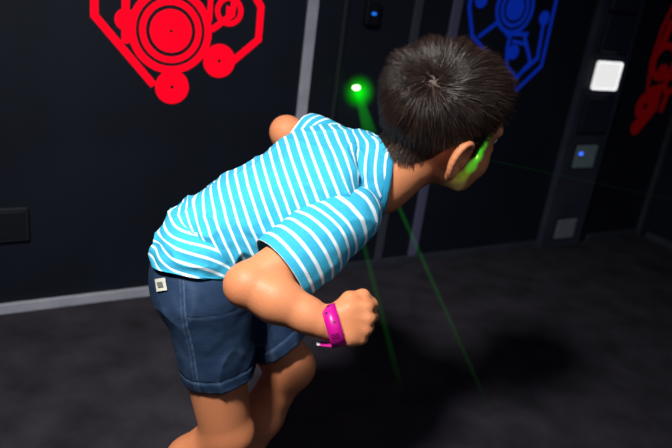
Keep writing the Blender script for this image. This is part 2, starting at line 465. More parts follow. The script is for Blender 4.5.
# ------------------------------------------------------------------ BOY
def skin_mat():
    m = mat('skin', srgb(205, 138, 100), .5, .35, bump=.12, bump_scale=300, sss=.12)
    attr_mix(m, 'tone', [(0, srgb(24, 15, 11)), (.45, srgb(96, 58, 38)), (.75, srgb(188, 106, 68)), (1, srgb(218, 142, 98))])
    return m
skin = skin_mat()

# --- joints, in metres, from the pose
shR = P(350, 219, .945); shL = P(327, 152, 1.16)
elR = P(250, 285, .87); wrR = P(322, 323, .86)
elL = P(288, 134, 1.20); wrL = P(304, 192, 1.26)
pelv = P(205, 272, 1.04); neckB = P(378, 180, 1.03)
hipR = P(204, 300, 1.0); hipL = P(240, 285, 1.12)
knR = P(226, 430, 1.085); knL = P(289, 367, 1.16)
anR = P(150, 506, 1.18); anL = P(232, 478, 1.25)
LAT = unit(shL - shR)

# head frame
Fh = unit([.88, .38, -.17]); Uh = np.array([.12, -.14, .95]); Uh = unit(Uh - (Uh @ Fh) * Fh); Lh = np.cross(Uh, Fh)
HM = np.stack([Fh, Lh, Uh], 1)
HC = P(446, 112, 1.0)
def hp(x, y, z): return HC + HM @ np.array([x, y, z])
HS = 1.045
def hq(x, y, z): return hp(x * HS, y * HS, z * HS)

parts_V, parts_Q, parts_T = [], [], []
def add_part(V, Q, T):
    o = sum(len(v) for v in parts_V); parts_V.append(V); parts_Q.append(Q + o); parts_T.append(T)

# --- head, neck and upper chest
h = .002
f = Field(HC - [.22, .15, .2], HC + [.15, .15, .14], h)
cr = np.array([.092, .073, .080]) * HS
f.ell(hq(-.008, 0, .010), cr, HM, .0)
f.ell(hq(.030, 0, -.032), np.array([.058, .058, .068]) * HS, HM, .02)
f.ell(hq(.028, 0, -.074), np.array([.050, .047, .034]) * HS, HM, .02)
f.ell(hq(.066, 0, -.097), np.array([.018, .020, .016]) * HS, HM, .02)
for s in (-1, 1):
    f.ell(hq(.052, s * .031, -.055), np.array([.031, .029, .030]) * HS, HM, .015)
    f.limb(hq(.080, s * .012, .004), hq(.066, s * .046, .004), .008, .007, .012)
    f.limb(hq(.014, s * .058, -.03), hq(.05, s * .038, -.088), .013, .013, .02)
    f.ell(hq(.091, s * .030, -.012), np.array([.010, .015, .010]) * HS, HM, .008, 's')
f.limb(hq(.084, 0, -.008), hq(.099, 0, -.040), .006, .009, .008)
for s in (-1, 1): f.ell(hq(.092, s * .010, -.043), np.array([.009, .007, .006]) * HS, HM, .005)
f.ell(hq(.084, 0, -.064), np.array([.010, .021, .0055]) * HS, HM, .004)
f.ell(hq(.082, 0, -.074), np.array([.010, .018, .006]) * HS, HM, .004)
for s in (-1, 1): f.ell(hq(.094, s * .006, -.049), np.array([.003, .003, .002]) * HS, HM, .002, 's')
# ears: shallow bowl with a rolled rim and a lobe, standing off the head
def ear(s):
    e0 = hq(.015, s * .068, -.040)
    ax = unit(HM @ np.array([.06, 0, 1]))                # long axis, leans back
    out = unit(HM @ np.array([-.92, s * .39, .0]))         # along the ear's width, outwards and back
    nr = unit(np.cross(ax, out)) * s                        # faces forward and outward
    if nr @ (HM @ np.array([.8, s * .6, 0])) < 0: nr = -nr
    E = np.stack([out, ax, nr], 1)
    c = e0 + out * .012
    f.ell(c, np.array([.0190, .029, .0080]), E, .006)
    f.ell(c + nr * .0075 - out * .001, np.array([.0132, .0220, .0105]), E, .002, 's')
    ang = np.linspace(-1.9, 2.5, 16)
    pts = [c + out * (.0178 * math.cos(a)) + ax * (.028 * math.sin(a)) + nr * .0045 for a in ang]
    f.chain(pts, [.0040 if 1 < i < 14 else .003 for i in range(16)], .003)
    f.limb(c - ax * .026 + out * .002, c - ax * .031 + out * .001, .006, .0055, .005)
    f.limb(c + ax * .010 + out * .006, c - ax * .010 + out * .008, .002, .0025, .004)
    f.limb(c - out * .013 - ax * .004 + nr * .003, c - out * .012 - ax * .010 + nr * .003, .003, .003, .003)
ear(-1); ear(1)
nk0 = hq(-.020, 0, -.050); nk1 = neckB + (neckB - HC) * .02
f.chain([nk0, (nk0 + nk1) / 2 + np.array([.004, 0, -.004]), neckB, P(358, 180, 1.035)], [.047, .045, .050, .050], .022)
V, Q = f.mesh(); V = smooth_mesh(V, Q, 3)
q = (V - HC) @ HM / HS
hair_edge = lambda q: None
def hair_mask(q):
    """>0 where hair grows (head coordinates)"""
    x, y, z = q[:, 0], q[:, 1], q[:, 2]
    ay = np.abs(y)
    # lower border of the hair, as height against x
    zx = np.interp(x, [-.10, -.075, -.045, -.022, -.008, .012, .022, .030, .040, .052, .070, .1],
                      [-.084, -.082, -.076, -.060, -.022, -.006, -.034, -.032, .020, .046, .060, .06])
    return z - zx
hm = hair_mask(q)
tone = np.clip(.95 - np.clip(hm / .006, -.3, 1.0) * .78, 0, 1)
tone = np.where(hm < -.002, .95, tone)
tone = np.where((np.abs(q[:, 1]) > .077) & (q[:, 2] < .02), .95, tone)
tone = np.where((np.abs(q[:, 1]) > .064) & (q[:, 2] < -.014) & (q[:, 0] > -.03), .95, tone)
lip = ((q[:, 0] > .083) & (np.abs(q[:, 2] + .069) < .009) & (np.abs(q[:, 1]) < .02)); tone = np.where(lip, .72, tone)
brw = ((q[:, 0] > .055) & (np.abs(q[:, 2] - .006 + np.abs(np.abs(q[:, 1]) - .03) * .15) < .0035) & (np.abs(q[:, 1]) > .012) & (np.abs(q[:, 1]) < .045)); tone = np.where(brw, .2, tone)
add_part(V, Q, tone)
headV, headQ = V, Q

# --- trunk under the clothes with legs
f = Field(np.minimum.reduce([anR, anL, pelv, knR]) - .12, np.maximum.reduce([neckB, shR, shL, knL, pelv]) + .1, .0035)
sp = unit(neckB - pelv)
trunk = [P(206, 272, 1.04), P(219, 243, 1.04), P(243, 226, 1.035), P(275, 207, 1.03), P(310, 194, 1.03), P(338, 184, 1.035), P(358, 180, 1.035)]
f.chain(trunk, [.058, .056, .056, .058, .060, .056, .046], .01, flat=LAT, fs=1.3)
f.limb(shR + LAT * .035, shL - LAT * .035, .030, .030, .02)
for hp_, kn, an, k in ((hipR, knR, anR, 1), (hipL, knL, anL, 0)):
    f.limb(hp_, kn, .055, .042, .02)
    fw = unit(kn - (hp_ + an) / 2)
    f.ell(kn + fw * .006, np.array([.037, .037, .037]), None, .015)
    f.ell(kn + fw * .022 + (an - kn) * .02, np.array([.022, .022, .024]), None, .02)
    calf = kn + (an - kn) * .4 - fw * .008
    f.limb(kn, calf, .035, .038, .015)
    f.limb(calf, an, .038, .025, .02)
V, Q = f.mesh(); V = smooth_mesh(V, Q, 6); 
kd = np.minimum(np.linalg.norm(V - knR, axis=1), np.linalg.norm(V - knL, axis=1))
add_part(V, Q, .93 - .07 * np.exp(-(kd / .05) ** 2))

# --- arms
def lerp(a, b, t): return a + (b - a) * t
def arm(sh, el, wr, hand):
    f = Field(np.minimum.reduce([sh, el, wr]) - .11, np.maximum.reduce([sh, el, wr]) + .11, .0018)
    ud = unit(el - sh); fd = unit(wr - el)
    f.limb(lerp(sh, el, .25), lerp(sh, el, .6), .034, .033, .01)
    f.limb(lerp(sh, el, .6), el, .0325, .0295, .006)
    f.ell(el + unit(ud - fd) * .006, np.array([.029] * 3), None, .012)
    f.limb(el, lerp(el, wr, .38), .0315, .0305, .003)
    f.limb(lerp(el, wr, .38), lerp(el, wr, .8), .0305, .0228, .014)
    f.limb(lerp(el, wr, .8), wr, .0228, .0205, .012)
    hand(f)
    V, Q = f.mesh(); V = smooth_mesh(V, Q, 3)
    return V, Q
def fist(wr, Fw, Up, s=1.0, sd=1):
    """closed hand: Fw wrist to knuckles, Up towards the thumb side, back of hand = -Pal"""
    Fw = unit(Fw); Up = unit(Up - (Up @ Fw) * Fw); Pal = np.cross(Fw, Up) * sd
    def fn(f):
        def W(x, y, z): return wr + (Fw * x + Up * y + Pal * z) * s
        def along(pts, rad, k): f.chain([W(*p) for p in pts], [r * s for r in rad], k)
        # palm: four rays from wrist to the knuckles
        kn = [(.050, .0225, -.001), (.0530, .0075, -.004), (.0500, -.0075, -.003), (.0445, -.0210, .001)]
        for i, (x, y, z) in enumerate(kn):
            along([(0, y * .45, .001), (.025, y * .85, .000), (x - .004, y, z + .001)], [.0155, .0135, .0100], .008)
        f.ell(W(.028, .0, .010), np.array([.030, .024, .012]) * s, np.stack([Fw, Up, Pal], 1), .008)
        ln = [(.026, .018, .012), (.028, .020, .012), (.026, .018, .012), (.021, .014, .011)]
        sep = [.0017, .0010, .0010, .0010]
        for i, ((x, y, z), (a, b, c)) in enumerate(zip(kn, ln)):
            r = [.0092, .0090, .0086, .0078][i]
            t1, t2, t3 = math.radians([68, 74, 78, 82][i]), math.radians([158, 164, 166, 168][i]), math.radians([225, 230, 230, 230][i])
            p0 = np.array([x, y, z + .003]); yy = 0
            p1 = p0 + np.array([math.cos(t1), -.02 * i, math.sin(t1)]) * a
            p2 = p1 + np.array([math.cos(t2), 0, math.sin(t2)]) * b
            p3 = p2 + np.array([math.cos(t3), 0, math.sin(t3)]) * c
            along([p0, p1], [r * 1.03, r * .97], .0022)
            along([p1, p2, p3], [r * .97, r * .9, r * .8], .0018)
        # thumb from the side of the palm near its base, lying along the curled index finger
        along([(.008, .014, .008), (.026, .031, .010), (.045, .036, .018), (.056, .028, .028)], [.0135, .0120, .0098, .0082], .006)
    return fn
Fw = P(378, 324, .865) - wrR; Upv = P(345, 280, .87) - P(345, 325, .87)
V, Q = arm(shR, elR, wrR, fist(wrR + unit(Fw) * .012, Fw, Upv, .95, -1))
kd = np.linalg.norm(V - elR - unit(elR - shR) * .02, axis=1)
add_part(V, Q, .96 - .06 * np.exp(-(kd / .04) ** 2))
V, Q = arm(shL, elL, wrL, fist(wrL, wrL - elL, np.array([.6, -.3, .3]), .92))
add_part(V, Q, np.full(len(V), .93))
BV = np.concatenate(parts_V); BQ = np.concatenate(parts_Q); BT = np.concatenate(parts_T)
boy = mesh_obj('person', BV, BQ, skin, None, True, {'tone': BT})
tag(boy, 'young boy in striped blue t-shirt and navy shorts crouching forward, looking away, fist closed', 'person')

# --- eyes
eyem = mat('eye_white', srgb(225, 222, 215), .2, .5); irism = mat('iris', srgb(40, 24, 16), .15, .6)
for s in (-1, 1):
    bm = bmesh.new(); bmesh.ops.create_uvsphere(bm, u_segments=24, v_segments=16, radius=.0105, matrix=Matrix.Translation(hq(.0715, s * .030, -.012)))
    e = bm_obj('eye', bm, eyem, boy, True)
    bm = bmesh.new(); bmesh.ops.create_uvsphere(bm, u_segments=16, v_segments=10, radius=.005, matrix=Matrix.Translation(hq(.0773, s * .030, -.0125)))
    bm_obj('iris', bm, irism, e, True)

# --- hair: thousands of fine tapered strands growing round a crown whorl
hairm = mat('dark_brown_hair', srgb(40, 27, 20), .32, .6)
attr_mix(hairm, 'shade', [(0, srgb(20, 13, 10)), (.5, srgb(52, 36, 29)), (1, srgb(128, 98, 82))])
def grow_hair(n):
    N = vnormals(headV, headQ)
    q = (headV - HC) @ HM / HS; qn = N @ HM
    hm = hair_mask(q)
    side_ear = ((np.abs(q[:, 1]) > .0755) & (q[:, 2] < .0)) | ((q[:, 0] > -.032) & (q[:, 2] < -.022) & (q[:, 0] < .018))
    ok = np.where((hm > 0) & ~side_ear & (q[:, 2] > -.095))[0]
    # q of whorl
    wh = HM.T @ (P(430, 76, .9) - HC) / HS; wh = wh / np.linalg.norm(wh / (cr / HS)); print('whorl', wh)
    pick = rng.choice(ok, n)
    Vv, Ff, Sh = [], [], []
    for i in pick:
        p = q[i] + rng.normal(0, .0008, 3); nn = qn[i]
        d = p - wh; dist = np.linalg.norm(d); t = d - (d @ nn) * nn; t /= np.linalg.norm(t) + 1e-9
        sw = np.cross(nn, t) * (.75 * math.exp(-(dist / .03) ** 2) + .12)
        t = t + sw
        frontness = np.clip((p[0] - .01) / .07, 0, 1) * np.clip((p[2] - .02) / .03, 0, 1)
        topness = np.clip((p[2] - .005) / .05, 0, 1)
        t = t + np.array([0, 0, -.5]) * (1 - topness) * .8 + np.array([.5, 0, .0]) * topness * .3
        t -= (t @ nn) * nn; t /= np.linalg.norm(t) + 1e-9
        m_ = hm[i]
        L = .0045 + .013 * np.clip(m_ / .05, 0, 1) + .010 * topness + .006 * frontness
        L *= rng.uniform(.7, 1.2)
        lift = .32 + .32 * topness + .35 * frontness + .5 * math.exp(-(dist / .02) ** 2) + rng.normal(0, .2)
        dirv = unit(t + nn * lift + rng.normal(0, .12, 3) + (.28 + .22 * topness) * np.array(noise.noise_vector(Vector(p) * 55)))
        bend = (t * .55 - nn * .25 + np.array([0, 0, -.12])) * (1 - .4 * frontness)
        side = unit(np.cross(dirv, nn) + 1e-6)
        base = len(Vv); K = 4
        wd = .00042 * rng.uniform(.7, 1.3) / HS
        shd = np.clip(rng.beta(2, 3.2) + .10 * math.exp(-(dist / .015) ** 2), 0, 1)
        for k in range(K):
            s = k / (K - 1); c = p + dirv * L * s + bend * L * .5 * s * s
            w_ = wd * (1 - .8 * s)
            for a in range(3):
                an = a * 2.094
                v = c + (side * math.cos(an) + nn * math.sin(an)) * w_
                Vv.append(HC + HM @ (v * HS)); Sh.append(shd * (.6 + .4 * s))
        for k in range(K - 1):
            for a in range(3):
                b = (a + 1) % 3
                Ff.append((base + k * 3 + a, base + k * 3 + b, base + k * 3 + 3 + b, base + k * 3 + 3 + a))
    return Vv, Ff, Sh
Vv, Ff, Sh = grow_hair(26000)
hair = mesh_obj('hair', Vv, Ff, hairm, boy, True, {'shade': Sh}); hair['kind'] = 'stuff'

# --- striped t-shirt: tube of cross sections from hem to neckline
tee = mat('striped_cotton', srgb(60, 165, 205), .85, .15, bump=.15, bump_scale=700)
def stripe_mat(m, period, white):
    nt = m.node_tree; b = nt.nodes['Principled BSDF']
    a = nt.nodes.new('ShaderNodeAttribute'); a.attribute_name = 'stripe'
    fr = nt.nodes.new('ShaderNodeMath'); fr.operation = 'FRACT'; nt.links.new(a.outputs['Fac'], fr.inputs[0])
    r = nt.nodes.new('ShaderNodeValToRGB'); e = r.color_ramp.elements
    cb = srgb(58, 172, 210); cw = srgb(225, 244, 250)
    e[0].position = 0; e[0].color = cb; e[1].position = .66; e[1].color = cb
    for p, c in ((.72, cw), (.93, cw), (.98, cb)): x = e.new(p); x.color = c
    nt.links.new(fr.outputs[0], r.inputs['Fac'])
    no = nt.nodes.new('ShaderNodeTexNoise'); no.inputs['Scale'].default_value = 260
    tc = nt.nodes.new('ShaderNodeTexCoord'); nt.links.new(tc.outputs['Object'], no.inputs['Vector'])
    mr = nt.nodes.new('ShaderNodeMapRange'); mr.inputs['To Min'].default_value = .82; mr.inputs['To Max'].default_value = 1.15; nt.links.new(no.outputs['Fac'], mr.inputs['Value'])
    mx = nt.nodes.new('ShaderNodeVectorMath'); mx.operation = 'SCALE'; nt.links.new(r.outputs['Color'], mx.inputs[0]); nt.links.new(mr.outputs['Result'], mx.inputs['Scale'])
    nt.links.new(mx.outputs['Vector'], b.inputs['Base Color'])
stripe_mat(tee, 1, 0)
PER = .0152
def tube(keys, nu, nv, fold=None, stripes=True, thick=.0016, a_ref=None, drape=0):
    """keys rows: centre(3), a-axis(3), half width a, half depth b, superellipse exponent.
    returns V,F,stripe coordinate; both sides of the cloth"""
    K = np.array([np.concatenate([k[0], k[1], [k[2], k[3], k[4]]]) for k in keys])
    t = np.linspace(0, len(K) - 1, nu); G = catmull(K, t)
    c = G[:, :3]; T = np.gradient(c, axis=0); T /= np.linalg.norm(T, axis=1)[:, None]
    A = G[:, 3:6]; A = A - (A * T).sum(1)[:, None] * T; A /= np.linalg.norm(A, axis=1)[:, None]
    B = np.cross(T, A)
    arc = np.concatenate([[0], np.cumsum(np.linalg.norm(np.diff(c, axis=0), axis=1))])
    th = np.linspace(0, 2 * math.pi, nv, endpoint=False)
    V = np.zeros((nu, nv, 3)); 
    for i in range(nu):
        e = 2 / G[i, 8]; cs, sn = np.cos(th), np.sin(th)
        x = np.sign(cs) * np.abs(cs) ** e * G[i, 6]; y = np.sign(sn) * np.abs(sn) ** e * G[i, 7]
        V[i] = c[i] + x[:, None] * A[i] + y[:, None] * B[i]
    V0 = V.copy()
    # surface arc length per column for even stripes
    nrm = np.zeros_like(V)
    du = np.gradient(V, axis=0); dv = (np.roll(V, -1, 1) - np.roll(V, 1, 1)); nrm = np.cross(dv, du); nrm /= np.linalg.norm(nrm, axis=2)[..., None] + 1e-9
    out = V - c[:, None]; sg = np.sign((nrm * out).sum()); nrm *= sg
    if fold is not None:
        V = V + nrm * fold(t[:, None] / (len(K) - 1), th[None, :], V, arc)[..., None]
    st = np.repeat((arc / PER)[:, None], nv, 1)
    if drape:
        seg = np.linalg.norm(np.diff(V0, axis=0), axis=2); ca = np.concatenate([np.zeros((1, nv)), np.cumsum(seg, 0)])
        i0 = int(nu * drape); 
        st = (arc[i0] + ca - ca[i0][None]) / PER
    inner = V - nrm * thick
    n1 = nu * nv
    VV = np.concatenate([V.reshape(-1, 3), inner.reshape(-1, 3)])
    SS = np.concatenate([st.ravel(), st.ravel()])
    Fq = []
    idx = lambda i, j: i * nv + j % nv
    for i in range(nu - 1):
        for j in range(nv):
            q_ = [idx(i, j), idx(i + 1, j), idx(i + 1, j + 1), idx(i, j + 1)]
            if sg < 0: q_ = q_[::-1]
            Fq.append(q_); Fq.append([n1 + a for a in q_[::-1]])
    for i in (0, nu - 1):
        for j in range(nv):
            q_ = [idx(i, j), idx(i, j + 1), n1 + idx(i, j + 1), n1 + idx(i, j)]
            Fq.append(q_ if (i == 0) == (sg > 0) else q_[::-1])
    return VV, np.array(Fq), SS, (c, T, A, B, G)
def fbm(p, s, seed=0): return noise.fractal(Vector(p) * s + Vector((seed, seed * 2, 0)), .6, 2.1, 3)
# body side axis of the shirt
Dv = lambda T, L: unit(np.cross(T, L))
k_c = [P(212, 271, 1.035), P(214, 258, 1.035), P(219, 242, 1.04), P(240, 226, 1.035), P(275, 207, 1.03), P(310, 193, 1.03), P(338, 183, 1.035), P(360, 179, 1.035), P(374, 178, 1.03), P(381, 179, 1.03)]
k_a = [.114, .110, .106, .106, .112, .120, .122, .098, .074, .064]
k_b = [.077, .078, .079, .079, .080, .083, .080, .070, .062, .058]
k_e = [2.2, 2.2, 2.2, 2.2, 2.3, 2.5, 2.5, 2.2, 2, 2]
LATs = [unit(hipL - hipR)] * 3 + [unit(LAT * .6 + unit(hipL - hipR) * .4)] * 2 + [LAT] * 5
keys = [(c_, l_, a_, b_, e_) for c_, l_, a_, b_, e_ in zip(k_c, LATs, k_a, k_b, k_e)]
FOLDS = [(P(298, 205, .955), P(262, 176, 1.0), .007, .006), (P(300, 212, .95), P(250, 205, .955), .007, .007), (P(292, 222, .94), P(240, 235, .95), .007, .006),
         (P(182, 215, .99), P(196, 262, .955), .008, .008), (P(205, 205, .985), P(226, 256, .95), .007, .006), (P(165, 230, 1.0), P(176, 262, .965), .006, -.005),
         (P(232, 190, .985), P(246, 232, .95), .007, -.005), (P(320, 190, .96), P(352, 160, .99), .007, .005), (P(215, 238, .95), P(190, 268, .955), .006, .006)]
def shirt_fold(u, th, V, arc):
    nu, nv = V.shape[:2]; o = np.zeros((nu, nv)); w1 = P(265, 235, .93)
    for i in range(nu):
        for j in range(nv):
            p = V[i, j]
            low = max(0., 1 - u[i, 0] / .45) * min(1, .35 + u[i, 0] / .12)
            a = fbm((p[0] * 1.0, p[1] * .5, p[2] * 1.6), 11, 3)
            r = 1 - abs(noise.noise(Vector(p) * 17 + Vector((3 * u[i, 0], 0, 0)))) * 2
            f_ = 0.
            for (q0, q1, wd1, am) in FOLDS:
                ab = q1 - q0; tt = min(max((p - q0) @ ab / (ab @ ab), 0), 1); dd = np.linalg.norm(p - q0 - ab * tt)
                if dd < .03: f_ += am * math.exp(-(dd / wd1) ** 2) * math.sin(math.pi * (.08 + .92 * tt))
            o[i, j] = f_ + .004 * a * (.5 + low) + .0055 * max(0, r) ** 3 * (.6 + low)
    return o
V, Fc, St, fr = tube(keys, 280, 300, shirt_fold, drape=.5)
S2 = St.reshape(2, 280, 300); S2[:, 271:] = np.floor(S2[:, 270:271]) + .3; S2[:, 269:271] = np.minimum(S2[:, 269:271], np.floor(S2[:, 270:271]) + .6); St = S2.ravel()
shirt = mesh_obj('t_shirt', V, Fc, tee, boy, True, {'stripe': St})
# ribbed neck band
c, T, A, B, G = fr
colm = mat('collar_rib', srgb(44, 148, 188), .85, .15, bump=.3, bump_scale=900)
def rim(cc, AA, BB, TT, a, b, rr, m, name, parent, lift=.0, n=120):
    bm = bmesh.new(); vs = []
    for i in range(n):
        th = 2 * math.pi * i / n; ctr = cc + AA * a * math.cos(th) + BB * b * math.sin(th); rad = unit(AA * math.cos(th) / a + BB * math.sin(th) / b)
        vs.append([bm.verts.new(ctr + rad * (.35 * rr * math.cos(p)) + TT * (rr * math.sin(p)) + TT * lift) for p in [2 * math.pi * k / 10 for k in range(10)]])
    for i in range(n):
        for k in range(10): bm.faces.new([vs[i][k], vs[(i + 1) % n][k], vs[(i + 1) % n][(k + 1) % 10], vs[i][(k + 1) % 10]])
    return bm_obj(name, bm, m, parent, True)
rim(c[-1], A[-1], B[-1], T[-1], k_a[-1], k_b[-1], .0085, colm, 'collar', shirt, .003)
# sleeves
def sleeve(pts, a, b, ref, seed, ex=2.0):
    ks = [(p, ref, x, y, ex) for p, x, y in zip(pts, a, b)]
    def fo(u, th, V, arc):
        nu, nv = V.shape[:2]; o = np.zeros((nu, nv))
        for i in range(nu):
            for j in range(nv):
                p = V[i, j]; r = 1 - abs(noise.noise(Vector((p[0] * 12, p[1] * 8, p[2] * 12 + seed)))) * 2
                o[i, j] = .003 * fbm(p, 13, seed) + .0025 * max(0, r) ** 3
        for s_ in (.955,): o += -.0007 * np.exp(-((u - s_) / .006) ** 2)
        return o
    V, Fc, St, fr = tube(ks, 120, 200, fo)
    return mesh_obj('sleeve', V, Fc, tee, shirt, True, {'stripe': St * .9 + .15})
hemdir = P(303, 300, .9) - P(258, 240, .9)
sleeve([P(362, 211, .995), P(347, 218, .955), P(325, 235, .933), P(302, 253, .914), P(280, 270, .90)],
       [.030, .046, .051, .0525, .0515], [.036, .049, .050, .050, .049], hemdir, 5)
sleeve([P(348, 168, 1.09), P(334, 156, 1.13), P(322, 146, 1.155), P(307, 139, 1.18)],
       [.034, .046, .045, .045], [.034, .042, .043, .043], np.array([0., 0, 1]), 9)

# --- shorts
navy = mat('navy_cotton', srgb(42, 66, 104), .85, .15, bump=.35, bump_scale=500)
attr_mix(navy, 'wear', [(0, srgb(20, 30, 48)), (.5, srgb(36, 56, 84)), (1, srgb(84, 104, 132))])
f = Field(np.minimum.reduce([hipR, pelv, knR, hipL]) - .12, np.maximum.reduce([knL, pelv, hipL, neckB * .5 + pelv * .5]) + .12, .0024)
Lp = unit(hipL - hipR); wd_ = unit(P(250, 240, 1.03) - pelv)       # up the trunk
waist = P(196, 262, 1.035)
f.limb(waist + wd_ * .02, lerp(waist, (hipR + hipL) / 2, .5), .070, .076, .0, flat=Lp, fs=1.30)
f.limb(lerp(waist, (hipR + hipL) / 2, .4), (hipR + hipL) / 2, .080, .074, .02, flat=Lp, fs=1.25)
hR = P(219, 371, 1.05); hL = P(281, 341, 1.14)
legs = [(P(207, 296, .995), hR, .066, .056), (P(240, 283, 1.10), hL, .064, .054)]
for a_, b_, r0, r1 in legs:
    d_ = unit(b_ - a_); f.limb(a_, b_ + d_ * .03, r0, r1, .022)
for a_, b_, r0, r1 in legs:
    d_ = unit(b_ - a_)
    # cuff plane: remove the cloth beyond the hem, hollow the opening
    def cutter(p, b_=b_, d_=d_):
        qd = (p - b_); al = qd @ d_; rad = np.linalg.norm(qd - al[..., None] * d_, axis=-1)
        return np.maximum(-al, rad - .075)
    f.op(b_ - .1, b_ + .1, cutter, 0, 's')
    f.limb(b_ - d_ * .05, b_ + d_ * .05, r1 - .005, r1 - .005, .0, mode='s')
V, Q = f.mesh(); V = smooth_mesh(V, Q, 3)
N = vnormals(V, Q)
wear = np.full(len(V), .5); off = np.zeros(len(V))
for i, p in enumerate(V):
    v = Vector(p); r = 1 - abs(noise.noise(Vector((p[0] * 16, p[1] * 16, p[2] * 8)))) * 2
    off[i] = .0030 * max(0, r) ** 3 + .0022 * fbm(p, 15, 2)
    wear[i] = .46 + .10 * noise.noise(v * 60) + .12 * max(0, r) ** 3
for a_, b_, r0, r1 in legs:
    d_ = unit(b_ - a_); al = (V - b_) @ d_; rad = np.linalg.norm(V - b_ - al[:, None] * d_, axis=1)
    near = (rad < .085) & (al > -.2)
    hemline = np.exp(-((al + .021) / .0011) ** 2) * near
    wear += .35 * hemline; off -= .0012 * np.exp(-((al + .021) / .0016) ** 2) * near
    off += .0012 * ((al > -.02) & near)
    edge = near & (al > -.006); wear[edge] += .12
# side seam down the near leg
a_, b_ = legs[0][0], legs[0][1]; d_ = unit(b_ - a_)
sd = unit(np.cross(d_, unit(P(336, 224, 1) - np.array([0, 0, H])))); 
al = (V - a_) @ d_; x = (V - a_) @ sd; facing = (N @ unit(np.array([0, 0, H]) - a_)) > 0
xs = -.018 if True else 0
px_seam = P(186, 300, .94); x0 = (px_seam - a_) @ sd
x1 = (P(198, 378, .99) - a_) @ sd
tt = np.clip(al / np.linalg.norm(b_ - a_), -.6, 1.1)
xl = x0 * (1 - tt) + x1 * tt
seam = np.exp(-((x - xl) / .0011) ** 2) * facing * (al > -.06)
seam2 = np.exp(-((x - xl - .0055 * np.sign(x1)) / .0009) ** 2) * facing * (al > -.06)
wear += .4 * seam + .25 * seam2; off -= .0012 * seam
al0 = (P(212, 310, .95) - a_) @ d_
pk = np.exp(-((al - al0 - .1 * (x - xl)) / .0011) ** 2) * facing * (x * np.sign(x1) < 9) * (np.abs(x - xl) < .075) * (((x - xl) @ np.ones(()) if False else (x - xl)) * np.sign((P(230, 310, .95) - P(186, 310, .95)) @ sd) > 0)
wear += .3 * pk; off -= .001 * pk
V = V + N * off[:, None]
shorts = mesh_obj('shorts', V, Q, navy, boy, True, {'wear': np.clip(wear, 0, 1)})
# small woven label at the waist: bends with the cloth, found by dropping it onto the shorts
from mathutils.bvhtree import BVHTree
bvh = BVHTree.FromPolygons([Vector(v) for v in V], [tuple(map(int, q_)) for q_ in Q])
def project_patch(corners, nx, ny, lift):
    eye = Vector((0, 0, H)); g = []
    c0, c1, c2, c3 = corners
    for j in range(ny + 1):
        for i in range(nx + 1):
            u, w__ = i / nx, j / ny
            px = (c0[0] * (1 - u) + c1[0] * u) * (1 - w__) + (c3[0] * (1 - u) + c2[0] * u) * w__
            py = (c0[1] * (1 - u) + c1[1] * u) * (1 - w__) + (c3[1] * (1 - u) + c2[1] * u) * w__
            d = Vector(unit(ray(px, py))); h_ = bvh.ray_cast(eye, d)
            g.append(h_[0] + h_[1] * lift * (1 if h_[1].dot(d) < 0 else -1) if h_[0] else None)
    return g
def patch(name, corners, nx, ny, lift, m, parent):
    g = project_patch(corners, nx, ny, lift); Fp = []
    for j in range(ny):
        for i in range(nx):
            q_ = [j * (nx + 1) + i, j * (nx + 1) + i + 1, (j + 1) * (nx + 1) + i + 1, (j + 1) * (nx + 1) + i]
            if all(g[k] is not None for k in q_): Fp.append(q_)
    g = [v if v is not None else Vector((0, 0, 0)) for v in g]
    used = sorted({k for q_ in Fp for k in q_}); mp = {k: i for i, k in enumerate(used)}
    if not used: return None
    return mesh_obj(name, [g[k] for k in used], [[mp[k] for k in q_] for q_ in Fp], m, parent)
lb = patch('label_tag', [(156.5, 279), (166.5, 277.5), (168.5, 290), (158.5, 291.5)], 8, 8, .003, mat('label_white', srgb(205, 205, 190), .8, .1), shorts)
if lb:
    patch('label_print', [(159.5, 282), (164.5, 281.2), (165.5, 286.5), (160.5, 287.3)], 6, 6, .0045, mat('label_print', srgb(110, 115, 110), .8, .1), shorts)

# --- wristband
bandm = mat('magenta_band', srgb(200, 16, 140), .35, .45)
wc = P(333.5, 325.5, .859); ax_ = unit(P(345, 321.5, .858) - P(322, 328, .857))
vw = unit(np.array([0, 0, H]) - wc); aa = unit(np.cross(vw, ax_)); bb = np.cross(ax_, aa)
def band(c0, a, b, w_, m, name, parent, th=.0012, n=120, t0=0, t1=2 * math.pi, lift=0):
    nn = n; vs = []; bm = bmesh.new()
    for i in range(nn + 1):
        t = t0 + (t1 - t0) * i / nn; row = []
        for (s_, r_) in ((-1, 0), (1, 0), (1, th), (-1, th)):
            rr = lift + r_
            row.append(bm.verts.new(c0 + aa * (a + rr) * math.cos(t) + bb * (b + rr) * math.sin(t) + ax_ * s_ * w_ / 2))
        vs.append(row)
    for i in range(nn):
        for k in range(4): bm.faces.new([vs[i][k], vs[i + 1][k], vs[i + 1][(k + 1) % 4], vs[i][(k + 1) % 4]])
    if abs(t1 - t0) < 6.2:
        bm.faces.new(vs[0]); bm.faces.new(vs[-1][::-1])
    return bm_obj(name, bm, m, parent, True)
WA, WB = .0272, .0245
wb = band(wc, WA, WB, .019, bandm, 'wristband', boy)
bm = None
ink = mat('dark_ink', srgb(60, 8, 60), .5, .3)
for tdeg, w0, wid in ((62, -.003, 7), (88, .003, 8)):
    pass
